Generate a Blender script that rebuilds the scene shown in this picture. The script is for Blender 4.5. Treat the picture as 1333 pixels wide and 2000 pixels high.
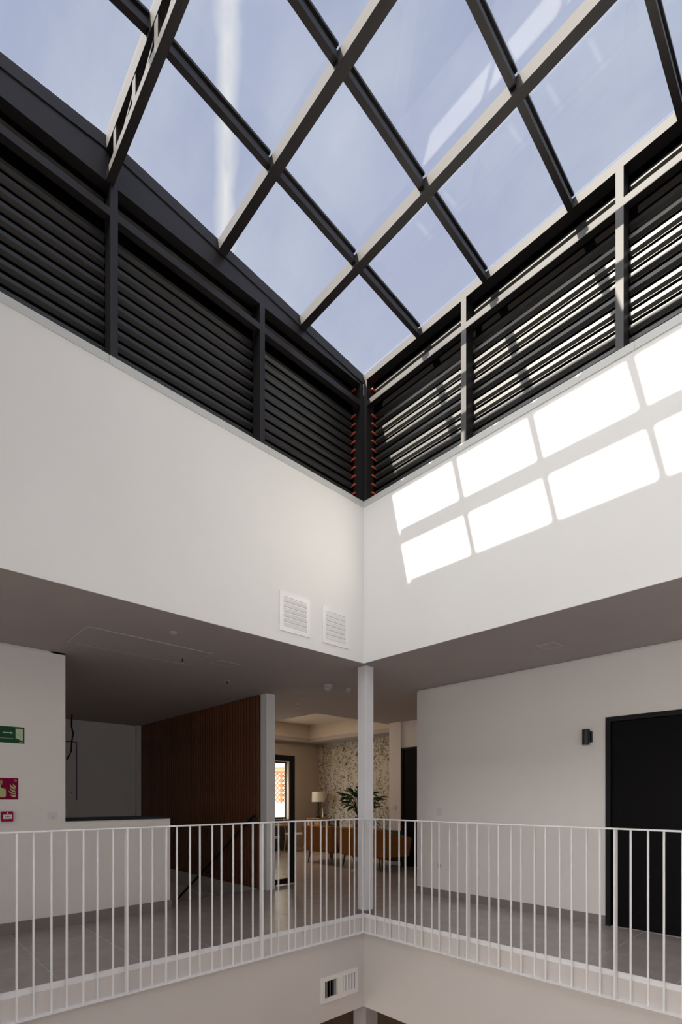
import bpy, math, random
from mathutils import Vector
random.seed(7)
SC = bpy.context.scene
COL = SC.collection
for o in list(bpy.data.objects):
    bpy.data.objects.remove(o)

# ---------------------------------------------------------------- camera, sky, sun, exposure
YAW = math.radians(46.68)
Rr = Vector((math.cos(YAW), math.sin(YAW), 0))
Fw = Vector((-math.sin(YAW), math.cos(YAW), 0))
CAM = Vector((3.986, -4.111, 1.33))
F_PX, CX, HY = 989.0, 666.5, 1560.0
cd = bpy.data.cameras.new('camera')
cam = bpy.data.objects.new('camera', cd)
COL.objects.link(cam)
cam.location = CAM
cam.rotation_euler = (math.pi/2, 0, math.atan2(-Fw.x, Fw.y))
cd.sensor_fit = 'VERTICAL'
cd.sensor_height = 36.0
cd.sensor_width = 24.0
cd.lens = F_PX*36.0/2000.0
cd.shift_y = (HY-1000.0)/2000.0
cd.clip_start = 0.05
SC.camera = cam

SUN_DIR = Vector((0.13, 1.0, -0.51))
SKY_STRENGTH = 0.80
HAZE_G, HAZE_K, HAZE_0 = 0.45, 1.70, 0.93    # haze glow round the sun: lobe, strength, floor
sd = bpy.data.lights.new('sun', 'SUN')
sd.energy = 14.0
sd.angle = math.radians(0.53)
sd.color = (1.0, 0.91, 0.78)
so = bpy.data.objects.new('sun', sd)
COL.objects.link(so)
so.rotation_euler = SUN_DIR.to_track_quat('-Z', 'Y').to_euler()
so.location = (0, -9, 12)

vs = SC.view_settings
SC.display_settings.display_device = 'sRGB'
vs.view_transform = 'Standard'
vs.look = 'None'
vs.gamma = 1.0
vs.use_curve_mapping = False
vs.exposure = 0.32

def build_world():
    w = bpy.data.worlds.new('sky')
    SC.world = w
    w.use_nodes = True
    nt = w.node_tree
    N, L = nt.nodes, nt.links
    N.clear()
    out = N.new('ShaderNodeOutputWorld')
    bg = N.new('ShaderNodeBackground')
    bg.inputs['Strength'].default_value = SKY_STRENGTH
    L.new(bg.outputs[0], out.inputs[0])
    geo = N.new('ShaderNodeTexCoord')
    d = geo.outputs['Generated']
    sep = N.new('ShaderNodeSeparateXYZ'); L.new(d, sep.inputs[0])
    # blue gradient by elevation
    rmp = N.new('ShaderNodeValToRGB')
    L.new(sep.outputs['Z'], rmp.inputs[0])
    e = rmp.color_ramp.elements
    e[0].position = 0.0; e[0].color = (0.70, 0.76, 0.86, 1)
    e[1].position = 1.0; e[1].color = (0.37, 0.43, 0.63, 1)
    m = e.new(0.55); m.color = (0.565, 0.60, 0.76, 1)
    # thin veil of cloud
    mp = N.new('ShaderNodeMapping'); mp.inputs['Scale'].default_value = (2.2, 4.5, 3.0)
    L.new(d, mp.inputs[0])
    nz = N.new('ShaderNodeTexNoise'); nz.inputs['Scale'].default_value = 1.6
    nz.inputs['Detail'].default_value = 6; nz.inputs['Roughness'].default_value = 0.58
    L.new(mp.outputs[0], nz.inputs['Vector'])
    cr = N.new('ShaderNodeMapRange'); cr.inputs['From Min'].default_value = 0.42
    cr.inputs['From Max'].default_value = 0.78; cr.inputs['To Max'].default_value = 0.62
    L.new(nz.outputs['Fac'], cr.inputs['Value'])
    mx = N.new('ShaderNodeMixRGB'); mx.inputs[2].default_value = (0.70, 0.75, 0.84, 1)
    L.new(cr.outputs[0], mx.inputs[0]); L.new(rmp.outputs[0], mx.inputs[1])
    # vapour trail: a band along a great circle of the sky
    def ray(x, y): return (Fw + Rr*((x-CX)/F_PX) + Vector((0, 0, 1))*((HY-y)/F_PX)).normalized()
    a, b = ray(446, 0), ray(440, 470)
    n = a.cross(b).normalized()
    dp = N.new('ShaderNodeVectorMath'); dp.operation = 'DOT_PRODUCT'
    L.new(d, dp.inputs[0]); dp.inputs[1].default_value = n
    n2 = N.new('ShaderNodeTexNoise'); n2.inputs['Scale'].default_value = 26
    n2.inputs['Detail'].default_value = 7
    L.new(d, n2.inputs['Vector'])
    n3 = N.new('ShaderNodeTexNoise'); n3.inputs['Scale'].default_value = 12
    L.new(d, n3.inputs['Vector'])
    ab = N.new('ShaderNodeMath'); ab.operation = 'ABSOLUTE'
    L.new(dp.outputs['Value'], ab.inputs[0])
    wob = N.new('ShaderNodeMath'); wob.operation = 'MULTIPLY_ADD'
    L.new(n2.outputs['Fac'], wob.inputs[0]); wob.inputs[1].default_value = 0.022
    L.new(ab.outputs[0], wob.inputs[2])
    band = N.new('ShaderNodeMapRange'); band.inputs['From Min'].default_value = 0.0265
    band.inputs['From Max'].default_value = 0.013
    band.inputs['To Min'].default_value = 0.0; band.inputs['To Max'].default_value = 1.0
    L.new(wob.outputs[0], band.inputs['Value'])
    den = N.new('ShaderNodeMapRange'); den.inputs['From Min'].default_value = 0.38
    den.inputs['From Max'].default_value = 0.62; den.inputs['To Min'].default_value = 0.55
    den.inputs['To Max'].default_value = 0.95
    L.new(n2.outputs['Fac'], den.inputs['Value'])
    mul = N.new('ShaderNodeMath'); mul.operation = 'MULTIPLY'
    L.new(band.outputs[0], mul.inputs[0]); L.new(den.outputs[0], mul.inputs[1])
    mx2 = N.new('ShaderNodeMixRGB'); mx2.inputs[2].default_value = (0.95, 0.94, 0.93, 1)
    L.new(mul.outputs[0], mx2.inputs[0]); L.new(mx.outputs[0], mx2.inputs[1])
    # forward-scattered glow of thin high haze, centred on the sun (Henyey-Greenstein lobe)
    ds = N.new('ShaderNodeVectorMath'); ds.operation = 'DOT_PRODUCT'
    L.new(d, ds.inputs[0]); ds.inputs[1].default_value = -SUN_DIR.normalized()
    g = HAZE_G
    q = N.new('ShaderNodeMath'); q.operation = 'MULTIPLY_ADD'
    L.new(ds.outputs['Value'], q.inputs[0]); q.inputs[1].default_value = -2*g; q.inputs[2].default_value = 1+g*g
    pw = N.new('ShaderNodeMath'); pw.operation = 'POWER'; L.new(q.outputs[0], pw.inputs[0]); pw.inputs[1].default_value = -1.5
    ma = N.new('ShaderNodeMath'); ma.operation = 'MULTIPLY_ADD'
    L.new(pw.outputs[0], ma.inputs[0]); ma.inputs[1].default_value = HAZE_K*(1-g*g); ma.inputs[2].default_value = -HAZE_K*HAZE_0
    mxm = N.new('ShaderNodeMath'); mxm.operation = 'MAXIMUM'; L.new(ma.outputs[0], mxm.inputs[0]); mxm.inputs[1].default_value = 0.0
    hz = N.new('ShaderNodeVectorMath'); hz.operation = 'SCALE'
    hz.inputs[0].default_value = (1.0, 0.965, 0.92); L.new(mxm.outputs[0], hz.inputs['Scale'])
    sm = N.new('ShaderNodeVectorMath'); sm.operation = 'ADD'
    L.new(mx2.outputs[0], sm.inputs[0]); L.new(hz.outputs[0], sm.inputs[1])
    L.new(sm.outputs[0], bg.inputs['Color'])
build_world()

# ---------------------------------------------------------------- materials
MATS = {}
def mat(name, col, rough=0.6, var=0.0, scale=8.0, bump=0.0, bscale=60.0, metal=0.0, spec=0.5, stretch=None):
    if name in MATS: return MATS[name]
    m = bpy.data.materials.new(name); m.use_nodes = True
    nt = m.node_tree; N, L = nt.nodes, nt.links
    p = N['Principled BSDF']
    p.inputs['Base Color'].default_value = (*col, 1)
    p.inputs['Roughness'].default_value = rough
    p.inputs['Metallic'].default_value = metal
    p.inputs['Specular IOR Level'].default_value = spec
    tc = N.new('ShaderNodeTexCoord')
    src = tc.outputs['Object']
    if stretch:
        mp = N.new('ShaderNodeMapping'); mp.inputs['Scale'].default_value = stretch
        L.new(src, mp.inputs[0]); src = mp.outputs[0]
    if var > 0:
        nz = N.new('ShaderNodeTexNoise'); nz.inputs['Scale'].default_value = scale
        nz.inputs['Detail'].default_value = 6
        L.new(src, nz.inputs['Vector'])
        mr = N.new('ShaderNodeMapRange'); mr.inputs['From Min'].default_value = 0.3
        mr.inputs['From Max'].default_value = 0.7
        mr.inputs['To Min'].default_value = 1-var; mr.inputs['To Max'].default_value = 1+var
        L.new(nz.outputs['Fac'], mr.inputs['Value'])
        mm = N.new('ShaderNodeMixRGB'); mm.blend_type = 'MULTIPLY'; mm.inputs[0].default_value = 1
        mm.inputs[1].default_value = (*col, 1)
        L.new(mr.outputs[0], mm.inputs[2])
        L.new(mm.outputs[0], p.inputs['Base Color'])
    if bump > 0:
        nb = N.new('ShaderNodeTexNoise'); nb.inputs['Scale'].default_value = bscale
        nb.inputs['Detail'].default_value = 4
        L.new(src, nb.inputs['Vector'])
        bp = N.new('ShaderNodeBump'); bp.inputs['Strength'].default_value = bump
        bp.inputs['Distance'].default_value = 0.01
        L.new(nb.outputs['Fac'], bp.inputs['Height'])
        L.new(bp.outputs[0], p.inputs['Normal'])
    MATS[name] = m
    return m

plaster = mat('white_plaster', (0.90, 0.88, 0.862), 0.85, 0.012, 1.5, 0.04, 90)
gplaster = mat('warm_white_plaster', (0.90, 0.845, 0.805), 0.85, 0.015, 1.5, 0.04, 90)
fascia_m = mat('greige_plaster', (0.72, 0.66, 0.625), 0.85, 0.015, 1.5, 0.04, 90)
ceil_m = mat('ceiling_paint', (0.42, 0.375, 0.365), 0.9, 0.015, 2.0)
frame_m = mat('dark_bronze_paint', (0.017, 0.0138, 0.0145), 0.47, 0.08, 6, 0.02, 120, spec=0.55)
blade_m = mat('bronze_blade_paint', (0.013, 0.012, 0.0105), 0.45, 0.06, 6, spec=0.9)
back_m = mat('gap_shade_black', (0.004, 0.0035, 0.0035), 1.0, spec=0.0)  # near-black that stands for shade in gaps and slots
cap_m = mat('grey_white_flashing', (0.62, 0.63, 0.61), 0.45, 0.02, 3)
whitemetal = mat('white_painted_steel', (0.92, 0.90, 0.905), 0.30, 0.02, 4)
tile_m = mat('taupe_porcelain', (0.40, 0.345, 0.335), 0.27, 0.10, 3.5, 0.02, 40)
grout_m = mat('light_grout', (0.66, 0.61, 0.58), 0.9)
base_m = mat('taupe_skirting', (0.27, 0.235, 0.225), 0.5, 0.05, 4)
black_m = mat('black_satin', (0.008, 0.0075, 0.008), 0.5, spec=0.25)
blackmetal = mat('black_metal', (0.014, 0.013, 0.014), 0.4)
door_m = mat('black_laminate', (0.005, 0.0042, 0.0048), 0.6, 0.1, 3, 0.02, 80, spec=0.12, stretch=(1, 1, 0.1))
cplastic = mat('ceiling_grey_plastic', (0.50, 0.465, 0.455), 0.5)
plastic = mat('white_plastic', (0.78, 0.76, 0.74), 0.4)
gap_light_m = mat('gap_light_red', (0.75, 0.13, 0.06), 0.6)
slat_m = mat('stained_timber', (0.19, 0.074, 0.032), 0.5, 0.25, 3.0, 0.03, 30, stretch=(8, 8, 0.6))
felt_m = mat('dark_acoustic_felt', (0.05, 0.022, 0.012), 0.95)
green_m = mat('sign_green', (0.022, 0.085, 0.042), 0.5, spec=0.08)
magenta_m = mat('sign_crimson', (0.24, 0.002, 0.045), 0.5, spec=0.08)
lum_m = mat('photoluminescent_print', (0.50, 0.52, 0.22), 0.6)
palegreen = mat('pale_green_print', (0.50, 0.62, 0.42), 0.6)
red_m = mat('call_point_red', (0.36, 0.004, 0.05), 0.4, spec=0.08)
mustard = mat('mustard_velvet', (0.27, 0.095, 0.010), 0.85, 0.12, 6, 0.05, 200)
teal = mat('teal_fabric', (0.015, 0.07, 0.09), 0.9)
oak = mat('warm_oak', (0.36, 0.19, 0.09), 0.5, 0.15, 4, stretch=(1, 6, 6))
walnut = mat('dark_walnut', (0.05, 0.028, 0.018), 0.5, 0.2, 4)
leafm = mat('deep_green_leaf', (0.018, 0.055, 0.022), 0.4, 0.25, 5)
vase_m = mat('brown_ceramic', (0.12, 0.06, 0.035), 0.4)
linen = mat('cream_linen_shade', (0.72, 0.66, 0.56), 0.9)
cream = mat('coffer_cream_paint', (0.62, 0.54, 0.45), 0.85, 0.02, 2)
beige = mat('beige_wall_paint', (0.40, 0.335, 0.28), 0.85, 0.02, 2)
terra = mat('terracotta_lattice', (0.30, 0.115, 0.05), 0.8)
facade = mat('cream_render', (0.62, 0.56, 0.45), 0.9, 0.03, 1)
pave = mat('pale_paving', (0.68, 0.65, 0.61), 0.9, 0.05, 2)
lowerwood = mat('lower_timber', (0.20, 0.12, 0.07), 0.6, 0.2, 3)
roofm = mat('roof_gravel', (0.45, 0.42, 0.38), 0.95)

def glass_mat(name, tint, refl=1.0):
    m = bpy.data.materials.new(name); m.use_nodes = True
    nt = m.node_tree; N, L = nt.nodes, nt.links
    N.clear()
    out = N.new('ShaderNodeOutputMaterial')
    tr = N.new('ShaderNodeBsdfTransparent'); tr.inputs[0].default_value = (*tint, 1)
    gl = N.new('ShaderNodeBsdfGlossy'); gl.inputs['Roughness'].default_value = 0.01
    # Schlick reflectance, the same from both sides of the thin pane
    ge = N.new('ShaderNodeNewGeometry')
    dt = N.new('ShaderNodeVectorMath'); dt.operation = 'DOT_PRODUCT'
    L.new(ge.outputs['Incoming'], dt.inputs[0]); L.new(ge.outputs['Normal'], dt.inputs[1])
    ab = N.new('ShaderNodeMath'); ab.operation = 'ABSOLUTE'; L.new(dt.outputs['Value'], ab.inputs[0])
    om = N.new('ShaderNodeMath'); om.operation = 'SUBTRACT'; om.inputs[0].default_value = 1; L.new(ab.outputs[0], om.inputs[1])
    pw = N.new('ShaderNodeMath'); pw.operation = 'POWER'; pw.inputs[1].default_value = 5; L.new(om.outputs[0], pw.inputs[0])
    mu = N.new('ShaderNodeMath'); mu.operation = 'MULTIPLY_ADD'
    mu.inputs[1].default_value = 0.96*refl; mu.inputs[2].default_value = 0.04*refl
    L.new(pw.outputs[0], mu.inputs[0])
    mi = N.new('ShaderNodeMixShader')
    L.new(mu.outputs[0], mi.inputs[0])
    L.new(tr.outputs[0], mi.inputs[1]); L.new(gl.outputs[0], mi.inputs[2])
    L.new(mi.outputs[0], out.inputs[0])
    return m
roofglass = glass_mat('roof_glass', (0.965, 0.975, 0.975))
doorglass = glass_mat('door_glass', (0.97, 0.98, 0.97))

def emit_mat(name, col, s):
    m = bpy.data.materials.new(name); m.use_nodes = True
    p = m.node_tree.nodes['Principled BSDF']
    p.inputs['Base Color'].default_value = (*col, 1)
    p.inputs['Emission Color'].default_value = (*col, 1)
    p.inputs['Emission Strength'].default_value = s
    return m
lampglow = emit_mat('downlight_glow', (1.0, 0.80, 0.55), 14)

def wallpaper_mat():
    m = bpy.data.materials.new('leaf_wallpaper'); m.use_nodes = True
    nt = m.node_tree; N, L = nt.nodes, nt.links
    p = N['Principled BSDF']; p.inputs['Roughness'].default_value = 0.9
    tc = N.new('ShaderNodeTexCoord')
    nz = N.new('ShaderNodeTexNoise'); nz.inputs['Scale'].default_value = 7; nz.inputs['Detail'].default_value = 3
    L.new(tc.outputs['Object'], nz.inputs['Vector'])
    ad = N.new('ShaderNodeMixRGB'); ad.blend_type = 'ADD'; ad.inputs[0].default_value = 0.35
    L.new(tc.outputs['Object'], ad.inputs[1]); L.new(nz.outputs['Color'], ad.inputs[2])
    mp = N.new('ShaderNodeMapping'); mp.inputs['Scale'].default_value = (42, 1, 25)
    mp.inputs['Rotation'].default_value = (0, 0.5, 0)
    L.new(ad.outputs[0], mp.inputs[0])
    vo = N.new('ShaderNodeTexVoronoi'); vo.inputs['Scale'].default_value = 1.0
    L.new(mp.outputs[0], vo.inputs['Vector'])
    lt = N.new('ShaderNodeMapRange'); lt.inputs['From Min'].default_value = 0.38; lt.inputs['From Max'].default_value = 0.46
    L.new(vo.outputs['Distance'], lt.inputs['Value'])
    # vertical trailing stems: clusters denser in columns
    n2 = N.new('ShaderNodeTexNoise'); n2.inputs['Scale'].default_value = 2.4; n2.inputs['Detail'].default_value = 2
    mp2 = N.new('ShaderNodeMapping'); mp2.inputs['Scale'].default_value = (2.4, 1, 0.55)
    L.new(tc.outputs['Object'], mp2.inputs[0]); L.new(mp2.outputs[0], n2.inputs['Vector'])
    th = N.new('ShaderNodeMapRange'); th.inputs['From Min'].default_value = 0.56; th.inputs['From Max'].default_value = 0.66
    L.new(n2.outputs['Fac'], th.inputs['Value'])
    mxx = N.new('ShaderNodeMath'); mxx.operation = 'MAXIMUM'
    L.new(lt.outputs[0], mxx.inputs[0]); L.new(th.outputs[0], mxx.inputs[1])
    mx = N.new('ShaderNodeMixRGB')
    mx.inputs[1].default_value = (0.05, 0.05, 0.04, 1); mx.inputs[2].default_value = (0.52, 0.47, 0.39, 1)
    L.new(mxx.outputs[0], mx.inputs[0]); L.new(mx.outputs[0], p.inputs['Base Color'])
    return m
wallpaper = wallpaper_mat()

# ---------------------------------------------------------------- mesh helpers
WL = {}                       # world location of every parent
class MB:
    def __init__(s): s.v = []; s.f = []
    def box(s, x0, x1, y0, y1, z0, z1):
        b = len(s.v)
        s.v += [(x, y, z) for z in (z0, z1) for y in (y0, y1) for x in (x0, x1)]
        for q in ((0, 2, 3, 1), (4, 5, 7, 6), (0, 1, 5, 4), (2, 6, 7, 3), (0, 4, 6, 2), (1, 3, 7, 5)):
            s.f.append([b+i for i in q])
        return s
    def hexa(s, bot, top):
        b = len(s.v); n = len(bot)
        s.v += list(bot)+list(top)
        s.f.append([b+i for i in reversed(range(n))]); s.f.append([b+n+i for i in range(n)])
        for i in range(n):
            j = (i+1) % n
            s.f.append([b+i, b+j, b+n+j, b+n+i])
        return s
    def prism(s, prof, axis, a, bb):
        """prof: 2D outline in the plane across axis (x: y,z / y: x,z / z: x,y)"""
        def P(p, t):
            return (t, p[0], p[1]) if axis == 'x' else (p[0], t, p[1]) if axis == 'y' else (p[0], p[1], t)
        return s.hexa([P(p, a) for p in prof], [P(p, bb) for p in prof])
    def cyl(s, c, r, h, axis='z', n=16, r2=None):
        r2 = r if r2 is None else r2
        def P(u, v, t):
            return (c[0]+t, c[1]+u, c[2]+v) if axis == 'x' else (c[0]+v, c[1]+t, c[2]+u) if axis == 'y' else (c[0]+u, c[1]+v, c[2]+t)
        an = [2*math.pi*i/n for i in range(n)]
        return s.hexa([P(r*math.cos(t), r*math.sin(t), 0) for t in an], [P(r2*math.cos(t), r2*math.sin(t), h) for t in an])
    def lathe(s, c, prof, n=20):
        b = len(s.v)
        for r, z in prof:
            s.v += [(c[0]+r*math.cos(2*math.pi*i/n), c[1]+r*math.sin(2*math.pi*i/n), c[2]+z) for i in range(n)]
        for k in range(len(prof)-1):
            for i in range(n):
                j = (i+1) % n
                s.f.append([b+k*n+i, b+k*n+j, b+(k+1)*n+j, b+(k+1)*n+i])
        s.f.append([b+i for i in reversed(range(n))]); s.f.append([b+(len(prof)-1)*n+i for i in range(n)])
        return s
    def tube(s, pts, r, n=8):
        pts = [Vector(p) for p in pts]
        b = len(s.v)
        for k, p in enumerate(pts):
            t = (pts[min(k+1, len(pts)-1)]-pts[max(k-1, 0)]).normalized()
            up = Vector((0, 0, 1)) if abs(t.z) < 0.9 else Vector((1, 0, 0))
            u = t.cross(up).normalized(); w = t.cross(u)
            rr = r[k] if isinstance(r, (list, tuple)) else r
            s.v += [tuple(p+u*(rr*math.cos(2*math.pi*i/n))+w*(rr*math.sin(2*math.pi*i/n))) for i in range(n)]
        for k in range(len(pts)-1):
            for i in range(n):
                j = (i+1) % n
                s.f.append([b+k*n+i, b+k*n+j, b+(k+1)*n+j, b+(k+1)*n+i])
        s.f.append([b+i for i in reversed(range(n))]); s.f.append([b+(len(pts)-1)*n+i for i in range(n)])
        return s
    def build(s, name, material, parent=None, origin=None, bevel=0.0, smooth=False, seg=2):
        if origin is None:
            xs, ys, zs = zip(*s.v)
            origin = ((min(xs)+max(xs))/2, (min(ys)+max(ys))/2, min(zs))
        ox, oy, oz = origin
        me = bpy.data.meshes.new(name)
        me.from_pydata([(x-ox, y-oy, z-oz) for x, y, z in s.v], [], s.f)
        import bmesh
        bm = bmesh.new(); bm.from_mesh(me)
        bmesh.ops.recalc_face_normals(bm, faces=bm.faces)
        if bevel > 0:
            bmesh.ops.bevel(bm, geom=bm.edges[:], offset=bevel, segments=seg, profile=0.5, affect='EDGES', clamp_overlap=True)
        bm.to_mesh(me); bm.free()
        if smooth:
            for p in me.polygons: p.use_smooth = True
        me.materials.append(material)
        o = bpy.data.objects.new(name, me)
        COL.objects.link(o)
        WL[o.name] = Vector(origin)
        if parent:
            o.parent = parent; o.location = Vector(origin)-WL[parent.name]
        else:
            o.location = origin
        return o
def copy_at(o, delta):
    c = o.copy(); COL.objects.link(c)
    c.location = o.location+Vector(delta)
    WL[c.name] = WL[o.name]+Vector(delta)
    return c
def tag(o, label=None, cat=None, group=None, kind=None):
    if label: o['label'] = label
    if cat: o['category'] = cat
    if group: o['group'] = group
    if kind: o['kind'] = kind
    return o
def thing(name, loc, label, cat, group=None):
    o = bpy.data.objects.new(name, None); COL.objects.link(o)
    o.empty_display_size = 0.1
    o.location = loc; WL[o.name] = Vector(loc)
    return tag(o, label, cat, group)
def struct(o): o['kind'] = 'structure'; return o
def B(*a): return MB().box(*a)

# ---------------------------------------------------------------- setting: atrium shell
XE, YE = 5.60, -5.13           # far sides of the void
ZC, ZW, ZF = 2.857, 4.675, -1.03   # gallery ceiling, top of white wall, underside of floor edge
def zg(y):                     # glass plane of the low gable roof, ridge at y=-2.75
    y = abs(y)
    return 6.11+0.077*y if y <= 2.75 else 6.322-0.077*(y-2.75)

struct(B(-0.22, 0, YE, 0.22, ZC+0.003, ZW).build('wall_atrium_left', plaster))
struct(B(0, XE+0.22, 0, 0.22, ZC+0.003, ZW).build('wall_atrium_right', plaster))
struct(B(XE, XE+0.22, YE, 0, ZC+0.003, ZW).build('wall_atrium_near', plaster))
struct(B(-0.22, XE+0.22, YE-0.22, YE, ZC+0.003, ZW).build('wall_atrium_opposite', plaster))
# floor slab edges facing the void
struct(B(-0.16, -0.03, YE, 0.03, ZF, -0.02).build('wall_fascia_left', fascia_m))
struct(B(-0.03, XE, 0.03, 0.16, ZF, -0.02).build('wall_fascia_right', fascia_m))
struct(B(XE, XE+0.13, YE, 0.16, ZF, -0.02).build('wall_fascia_near', fascia_m))
struct(B(-0.16, XE, YE-0.13, YE, ZF, -0.02).build('wall_fascia_opposite', fascia_m))

# white metal coping on top of the two visible walls
def coping(name, label, axis):
    c = thing(name, (0, 0, ZW-0.06), label, 'coping')
    cuts = (0.003, 2.765, 5.55)
    for a, b in zip(cuts[:-1], cuts[1:]):
        if axis == 'x':
            m = B(a+0.002, b-0.002, -0.007, 0.24, ZW, ZW+0.006).box(a+0.002, b-0.002, -0.007, -0.001, ZW-0.058, ZW)
        else:
            m = B(-0.24, 0.007, -b+0.002, -a-0.002, ZW, ZW+0.006).box(0.001, 0.007, -b+0.002, -a-0.002, ZW-0.058, ZW)
        m.build('flashing_strip', cap_m, c)
coping('wall_coping', 'pale folded metal coping along the top of the left white wall', 'y')
coping('wall_coping', 'pale folded metal coping along the top of the sunlit right white wall', 'x')

# gallery floor ------------------------------------------------
floor = struct(MB().box(-2.28, -0.16, -7.2, 0.12, -0.25, -0.0012).box(-7.1, -0.16, 0.12, 5.6, -0.25, -0.0012)
               .box(-0.16, XE+2, 0.16, 5.6, -0.25, -0.0012).box(XE+0.13, XE+2, -7.2, 0.16, -0.25, -0.0012)
               .box(-0.16, XE+0.13, -7.2, YE-0.13, -0.25, -0.0012).build('floor', grout_m, origin=(0, 0, -0.25)))
TX, TY, TP = -0.70, 0.01, 0.616
def tiles():
    proto = {}
    regs = [(-2.28, -0.054, -4.4, 0.12), (-2.28, -0.054, 0.12, 3.62), (-0.054, 3.5, 0.054, 1.57), (-6.85, -2.28, 0.29, 5.22)]
    for rx0, rx1, ry0, ry1 in regs:
        i0 = math.floor((rx0-TX)/TP); i1 = math.ceil((rx1-TX)/TP)
        j0 = math.floor((ry0-TY)/TP); j1 = math.ceil((ry1-TY)/TP)
        for i in range(i0, i1):
            for j in range(j0, j1):
                x0 = max(TX+i*TP, rx0); x1 = min(TX+(i+1)*TP, rx1)
                y0 = max(TY+j*TP, ry0); y1 = min(TY+(j+1)*TP, ry1)
                if x1-x0 < 0.02 or y1-y0 < 0.02: continue
                g = 0.0022
                k = (round(x1-x0, 3), round(y1-y0, 3))
                if k not in proto:
                    proto[k] = B(x0+g, x1-g, y0+g, y1-g, -0.006, 0.0).build('tile', tile_m, floor)
                else:
                    c = copy_at(proto[k], (0, 0, 0))
                    w = Vector(((x0+x1)/2, (y0+y1)/2, -0.006))
                    c.location = w-WL[floor.name]; WL[c.name] = w
tiles()
# ceilings
CX0, CX1, CY0, CY1 = -6.58, -2.90, 1.78, 4.68     # lounge coffer
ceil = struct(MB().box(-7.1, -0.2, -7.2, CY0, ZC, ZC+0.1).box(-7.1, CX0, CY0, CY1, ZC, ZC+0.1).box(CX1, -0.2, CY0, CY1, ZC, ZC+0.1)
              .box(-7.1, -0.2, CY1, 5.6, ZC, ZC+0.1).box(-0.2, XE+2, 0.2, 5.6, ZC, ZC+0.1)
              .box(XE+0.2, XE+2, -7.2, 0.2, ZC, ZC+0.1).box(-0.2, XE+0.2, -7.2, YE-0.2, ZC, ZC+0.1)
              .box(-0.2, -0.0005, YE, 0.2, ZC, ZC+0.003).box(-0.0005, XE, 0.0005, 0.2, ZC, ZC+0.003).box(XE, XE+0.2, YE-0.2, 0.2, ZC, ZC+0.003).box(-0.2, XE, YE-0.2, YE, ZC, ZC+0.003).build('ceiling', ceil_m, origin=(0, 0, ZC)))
struct(MB().box(CX0-0.05, CX1+0.05, CY0-0.05, CY1+0.05, 3.30, 3.38).box(CX0-0.05, CX0, CY0, CY1, ZC+0.1, 3.3)
       .box(CX1, CX1+0.05, CY0, CY1, ZC+0.1, 3.3).box(CX0, CX1, CY0-0.05, CY0, ZC+0.1, 3.3).box(CX0, CX1, CY1, CY1+0.05, ZC+0.1, 3.3)
       .build('ceiling_coffer', cream))
# flat roofs above the galleries
struct(MB().box(-7.3, -0.22, -7.4, 5.8, 3.45, 3.6).box(-0.22, XE+2.2, 0.22, 5.8, 3.45, 3.6)
       .box(XE+0.22, XE+2.2, -7.4, 0.22, 3.45, 3.6).box(-0.22, XE+0.22, -7.4, YE-0.22, 3.45, 3.6).build('roof_flat', roofm))

# gallery back walls (with a recessed shadow gap under the ceiling)
XL = -1.87
struct(MB().box(XL-0.13, XL-0.02, -7.2, -2.57, 0, ZC).box(XL-0.02, XL, -7.2, -2.57, 0, ZC-0.022)
       .box(-7.1, XL-0.02, -2.70, -2.57, -3.2, ZC).build('wall_gallery_left', gplaster))
YR = 1.578
DX0, DX1, DZ = 2.02, 3.10, 2.185
struct(MB().box(-0.48, DX0, YR+0.02, YR+0.15, 0, ZC).box(-0.48, DX0, YR, YR+0.02, 0, ZC-0.022)
       .box(DX1, XE+2, YR+0.02, YR+0.15, 0, ZC).box(DX1, XE+2, YR, YR+0.02, 0, ZC-0.022)
       .box(DX0, DX1, YR+0.02, YR+0.15, DZ, ZC).box(DX0, DX1, YR, YR+0.02, DZ, ZC-0.022)
       .box(-0.48, -0.35, YR+0.15, 5.6, 0, ZC).build('wall_gallery_right', gplaster))
# unseen windows added in the two sides behind the camera to light the galleries
def glazed_wall(name, wname, axis, a0, a1, o0, o1, c0, c1, zs, zh):
    def bx(u0, u1, z0, z1, k=0.0): return (c0+k, c1-k, u0, u1, z0, z1) if axis == 'y' else (u0, u1, c0+k, c1-k, z0, z1)
    struct(MB().box(*bx(a0, o0, -3.3, 3.45)).box(*bx(o1, a1, -3.3, 3.45)).box(*bx(o0, o1, -3.3, zs)).box(*bx(o0, o1, zh, 3.45)).build(name, plaster))
    n = 4; p = (o1-o0)/n
    m = MB().box(*bx(o0, o1, zs, zs+0.05, .04)).box(*bx(o0, o1, zh-0.05, zh, .04))
    for i in range(n+1):
        u = min(max(o0+p*i, o0+0.025), o1-0.025)
        m.box(*bx(u-0.025, u+0.025, zs+0.05, zh-0.05, .04))
    w = struct(m.build(wname, black_m))
    for i in range(n):
        B(*bx(o0+p*i+0.03, o0+p*(i+1)-0.03, zs+0.05, zh-0.05, .07)).build('pane', doorglass, w)
glazed_wall('wall_gallery_near', 'added_window_near', 'y', -7.2, 5.6, -6.8, 1.4, XE+1.7, XE+1.85, 0.05, 2.8)
glazed_wall('wall_gallery_opposite', 'added_window_opposite', 'x', -2.0, XE+1.7, 0.8, XE+1.2, -7.2, -7.05, 0.6, 2.38)
# half wall around the stairs
struct(B(XL-0.12, XL, -2.57, -1.42, 0, 1.092).build('wall_stair_half', gplaster))
struct(B(XL-0.135, XL+0.015, -2.567, -1.405, 1.092, 1.128).build('trim_1', black_m))
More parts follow.
